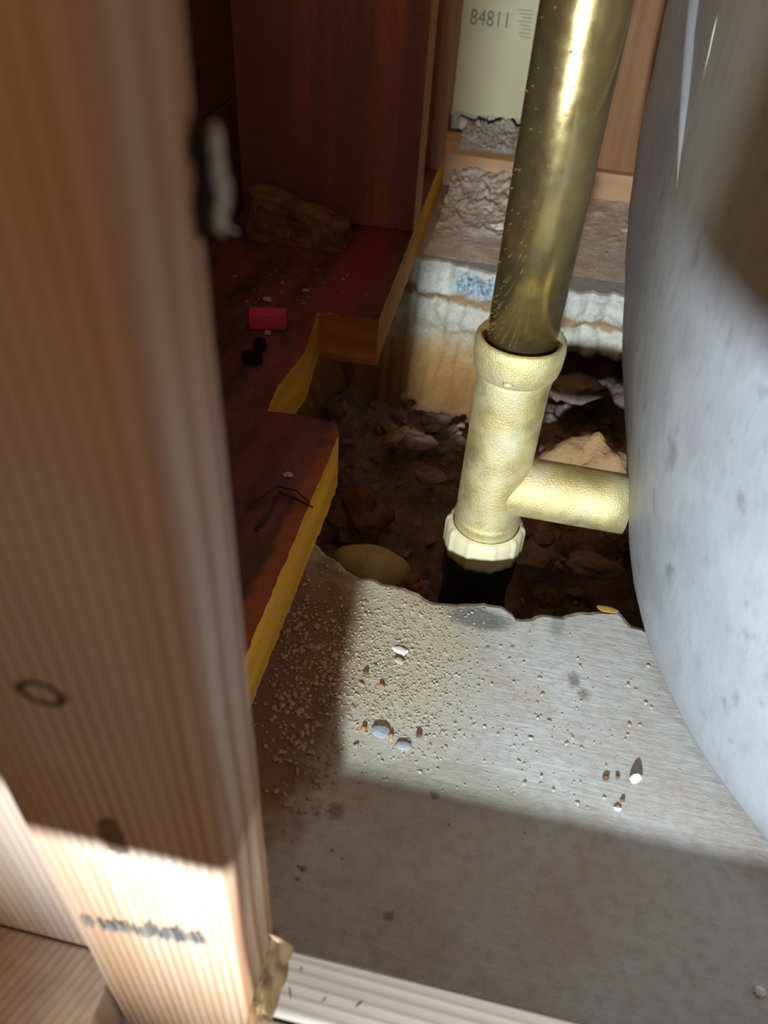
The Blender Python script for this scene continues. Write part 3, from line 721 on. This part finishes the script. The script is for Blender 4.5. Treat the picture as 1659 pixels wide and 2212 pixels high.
# ------------------------------------------------------------------ things in and around the hole
def clod(px, py_, r, z, seed, mat, label, cat='stone', rot=0, amp=.35, sub=3, flat=.7, name='stone', smooth=False, group=None):
    q = at(px, py_, z=z); o = rock(name, (q.x, q.y, z), r, seed, mat, sub, flat, amp, 1.2, rot, smooth)
    return tag(o, label, cat, group)
clod(772, 1120, (.026, .024, .022), -.115, 3, MAT_ROCK, 'angular brown rock in the hole beside the yellow edge', rot=.5, amp=.45)
clod(805, 1222, (.031, .016, .016), -.110, 8, MAT_PALESTONE, 'smooth pale yellow oblong stone behind the slab edge', rot=-.15, amp=.12, smooth=True)
clod(880, 1262, (.012, .010, .008), -.118, 21, MAT_TANCLOD, 'small tan clod at the end of the pale oblong stone', name='clod', cat='clod')
clod(850, 945, (.006, .020, .006), -.110, 13, MAT_TANCLOD, 'slim pinkish stone lying in the dark soil left of the tee', rot=-.5, amp=.3)
clod(930, 1030, (.016, .010, .008), -.125, 15, MAT_CLOD, 'flat brown clod in the soil left of the slip nut', name='clod', cat='clod')
clod(900, 955, (.02, .014, .010), -.130, 17, MAT_CLOD, 'rounded dark clod below the broken far edge', name='clod', cat='clod')
clod(1145, 1205, (.018, .014, .010), -.115, 19, MAT_CLOD, 'brown clod right of the black trap pipe', name='clod', cat='clod')
clod(1280, 1225, (.022, .014, .011), -.110, 23, MAT_CLOD, 'wide brown clod below the brass branch', name='clod', cat='clod')
clod(1335, 1160, (.014, .012, .010), -.112, 25, MAT_CLOD, 'brown clod against the bathtub below the branch end', name='clod', cat='clod')
clod(1240, 840, (.03, .02, .014), -.105, 27, MAT_CLOD, 'dark lump of soil in the shadow under the far slab', name='clod', cat='clod')
clod(1180, 1290, (.012, .010, .008), -.10, 29, MAT_BROWNCR, 'orange brown clod close behind the slab edge', name='clod', cat='clod')
rbx = random.Random(9)
def soil_spot(r):
    while True:
        x, y = r.uniform(-.2, .2), r.uniform(.36, .82)
        if math.hypot(x - BX, y - BY) > .045: return (x, y, dirt_z(x, y))
scatter('soil_crumbs', 500, soil_spot, 0, .003, .011, MAT_CLOD, 'loose brown soil crumbs over the bottom of the hole', 'soil', 6)

# slab litter
def sandy(r):
    return on_slab(r, 850, 1420, 95, 100)
scatter('sand_grit', 4200, sandy, 0, .0002, .0009, MAT_CRUMB, 'fine pale grit scattered over the lit slab', 'grit', 4)
def soil(r):
    return on_slab(r, 655, 1450, 50, 150)
scatter('soil_grit', 700, soil, 0, .0005, .0018, MAT_CLOD, 'brown soil crumbs on the slab beside the yellow edge', 'grit', 5)
def grit2(r):
    return on_slab(r, 1180, 1560, 130, 110)
scatter('pale_grit', 160, grit2, 0, .0004, .0012, MAT_CRUMB, 'sparse pale specks on the slab near the bathtub', 'grit', 8)
def chip(name, px, py_, r, seed, mat, label, amp=.4, rot=0, group='chips on the slab'):
    q = at(px, py_, z=0); o = rock(name, (q.x, q.y, r[2] * .55), r, seed, mat, 2, .6, amp, 1.2, rot); return tag(o, label, 'chip', group)
chip('plaster_chip', 1370, 1686, (.0030, .0020, .0034), 3, MAT_WHITE, 'bright white plaster chip standing near the bathtub', .35, .4)
chip('brown_chip', 1308, 1682, (.0016, .0015, .0014), 4, MAT_BROWNCR, 'brown crumb left of the standing white chip')
chip('brown_chip', 1333, 1679, (.0010, .0010, .0012), 5, MAT_BROWNCR, 'small dark crumb between brown crumb and standing white chip')
chip('brown_chip', 1344, 1730, (.0012, .0010, .0012), 6, MAT_BROWNCR, 'brown crumb below the standing white chip')
chip('plaster_chip', 1333, 1748, (.0016, .0014, .0012), 7, MAT_WHITE, 'pale crumb just above the shadow line below the white chip')
chip('plaster_chip', 865, 1407, (.0042, .0026, .0010), 8, MAT_WHITE, 'flat white flake on the sandy part of the slab', .4, -.2)
chip('plaster_chip', 862, 1430, (.0030, .0024, .0016), 9, MAT_CRUMB, 'pale grey pebble just below the flat white flake')
chip('pebble', 822, 1582, (.0050, .0040, .0018), 10, simple('bluish_pebble', (152, 156, 162), (138, 142, 148), 200), 'flat bluish pebble on the slab near the shadow corner', .15)
chip('pebble', 872, 1612, (.0040, .0026, .0012), 12, simple('bluish_pebble_b', (152, 156, 162), (138, 142, 148), 200), 'smaller bluish pebble right of the flat bluish pebble', .15)
chip('yellow_chip', 1312, 1318, (.0065, .0024, .0012), 11, simple('ochre_chip', (150, 116, 56), (128, 98, 50), 200), 'ochre chip on the broken slab edge near the bathtub', .25)
for k, (px, py_, lb) in enumerate(((786, 1577, 'leftmost yellow pebble beside the flat bluish pebble'), (843, 1592, 'yellow pebble between the two bluish pebbles'), (905, 1590, 'dark bristly crumb right of the bluish pebbles'), (825, 1485, 'yellow clump on the sandy slab edge'), (790, 1455, 'dark clump at the edge of the soil shadow'))):
    chip('pebble', px, py_, (.0016, .0014, .0016), 50 + k, MAT_TANCLOD if k in (0, 1, 3) else MAT_BROWNCR, lb)
chip('plaster_chip', 1640, 2143, (.0022, .0018, .0014), 61, MAT_WHITE, 'pale chip on the dark slab in the lower right corner')

# litter on the red board
def on_board(name, px, py_, r, seed, mat, label, cat, amp=.4, rot=0, flat=.6, sub=3):
    q = at(px, py_, z=ZT); o = rock(name, (q.x, q.y, ZT + r[2] * flat * .9), r, seed, mat, sub, flat, amp, 1.5, rot); return tag(o, label, cat)
q0 = at(640, 535, z=ZT)
bm = bmesh.new(); g = bmesh.ops.create_cube(bm, size=1)['verts']
bmesh.ops.subdivide_edges(bm, edges=bm.edges[:], cuts=9, use_grid_fill=True)
for v in bm.verts:
    x, y, z = v.co; y_t = 1 - .35 * (z + .5); zt = .040 - .022 * (x + .5)
    p_ = Vector((q0.x - .002 + x * .088, q0.y + .024 + y * .045 * y_t, ZT + (z + .5) * zt))
    d_ = .0055 * fbm(p_, 70, 4, 3) + .004 * fbm(p_, 25, 2, 1); c_ = Vector((q0.x, q0.y + .024, ZT + .015))
    if z > -.45: p_ += (p_ - c_).normalized() * d_
    p_.z = max(p_.z, ZT + .0003); v.co = p_
tag(bm_obj('concrete_chunk', bm, MAT_CHUNK), 'rough brown concrete chunk leaning before the red upright', 'concrete')
A = at(537, 712, z=ZT); Bq = at(619, 714, z=ZT)
rbk = box('red_block', -.5 * (Bq.x - A.x), .5 * (Bq.x - A.x), 0, .012, 0, .0125, [MAT_REDBLOCK], None, .0006)
rbk.location = ((A.x + Bq.x) / 2, (A.y + Bq.y) / 2, ZT + .0002); rbk.rotation_euler = (0, 0, math.atan2(Bq.y - A.y, Bq.x - A.x))
tag(rbk, 'small bright red block lying on the red sill board', 'block')
on_board('black_lump', 545, 782, (.008, .006, .006), 71, MAT_KNOT, 'black crumbly lump below the red block', 'lump')
on_board('black_lump', 562, 755, (.005, .006, .006), 72, MAT_KNOT, 'smaller black lump just under the red block', 'lump')
on_board('pale_flake', 577, 650, (.004, .003, .002), 73, MAT_CRUMB, 'pale flake just above the red block', 'flake')
on_board('pale_flake', 578, 722, (.0025, .002, .002), 74, MAT_CRUMB, 'pale crumb touching the bottom of the red block', 'flake')
on_board('pale_flake', 660, 630, (.003, .002, .0015), 75, MAT_CRUMB, 'pale crumb right of and above the red block', 'flake')
on_board('pale_flake', 622, 1027, (.003, .0022, .0012), 76, MAT_CRUMB, 'pale flake above the dark twig', 'flake')
for k in range(1):
    b = bmesh.new()
    T = [at(x, y, z=ZT + h) for x, y, h in ((530, 1100, .002), (565, 1075, .0035), (600, 1050, .005), (640, 1060, .004), (668, 1085, .002))]
    tube_bm(b, T, [.0006, .0008, .0008, .0006, .0004], 6)
    T = [at(x, y, z=ZT + h) for x, y, h in ((600, 1062, .003), (640, 1078, .003), (676, 1096, .0015))]
    tube_bm(b, T, [.0007, .0008, .0005], 6)
    T = [at(x, y, z=ZT + h) for x, y, h in ((605, 1060, .003), (580, 1110, .002), (553, 1145, .001))]
    tube_bm(b, T, [.0005, .0007, .0012], 6)
    tag(bm_obj('dark_twig', b, MAT_ROOT), 'thin dark forked twig lying on the red sill board', 'twig')
def board_litter(r):
    q = at(r.uniform(500, 800), r.uniform(570, 690), z=ZT); return (q.x, q.y, ZT)
scatter('sawdust', 60, board_litter, 0, .0005, .0017, MAT_CRUMB, 'pale sawdust flecks on the red sill board', 'sawdust', 12)
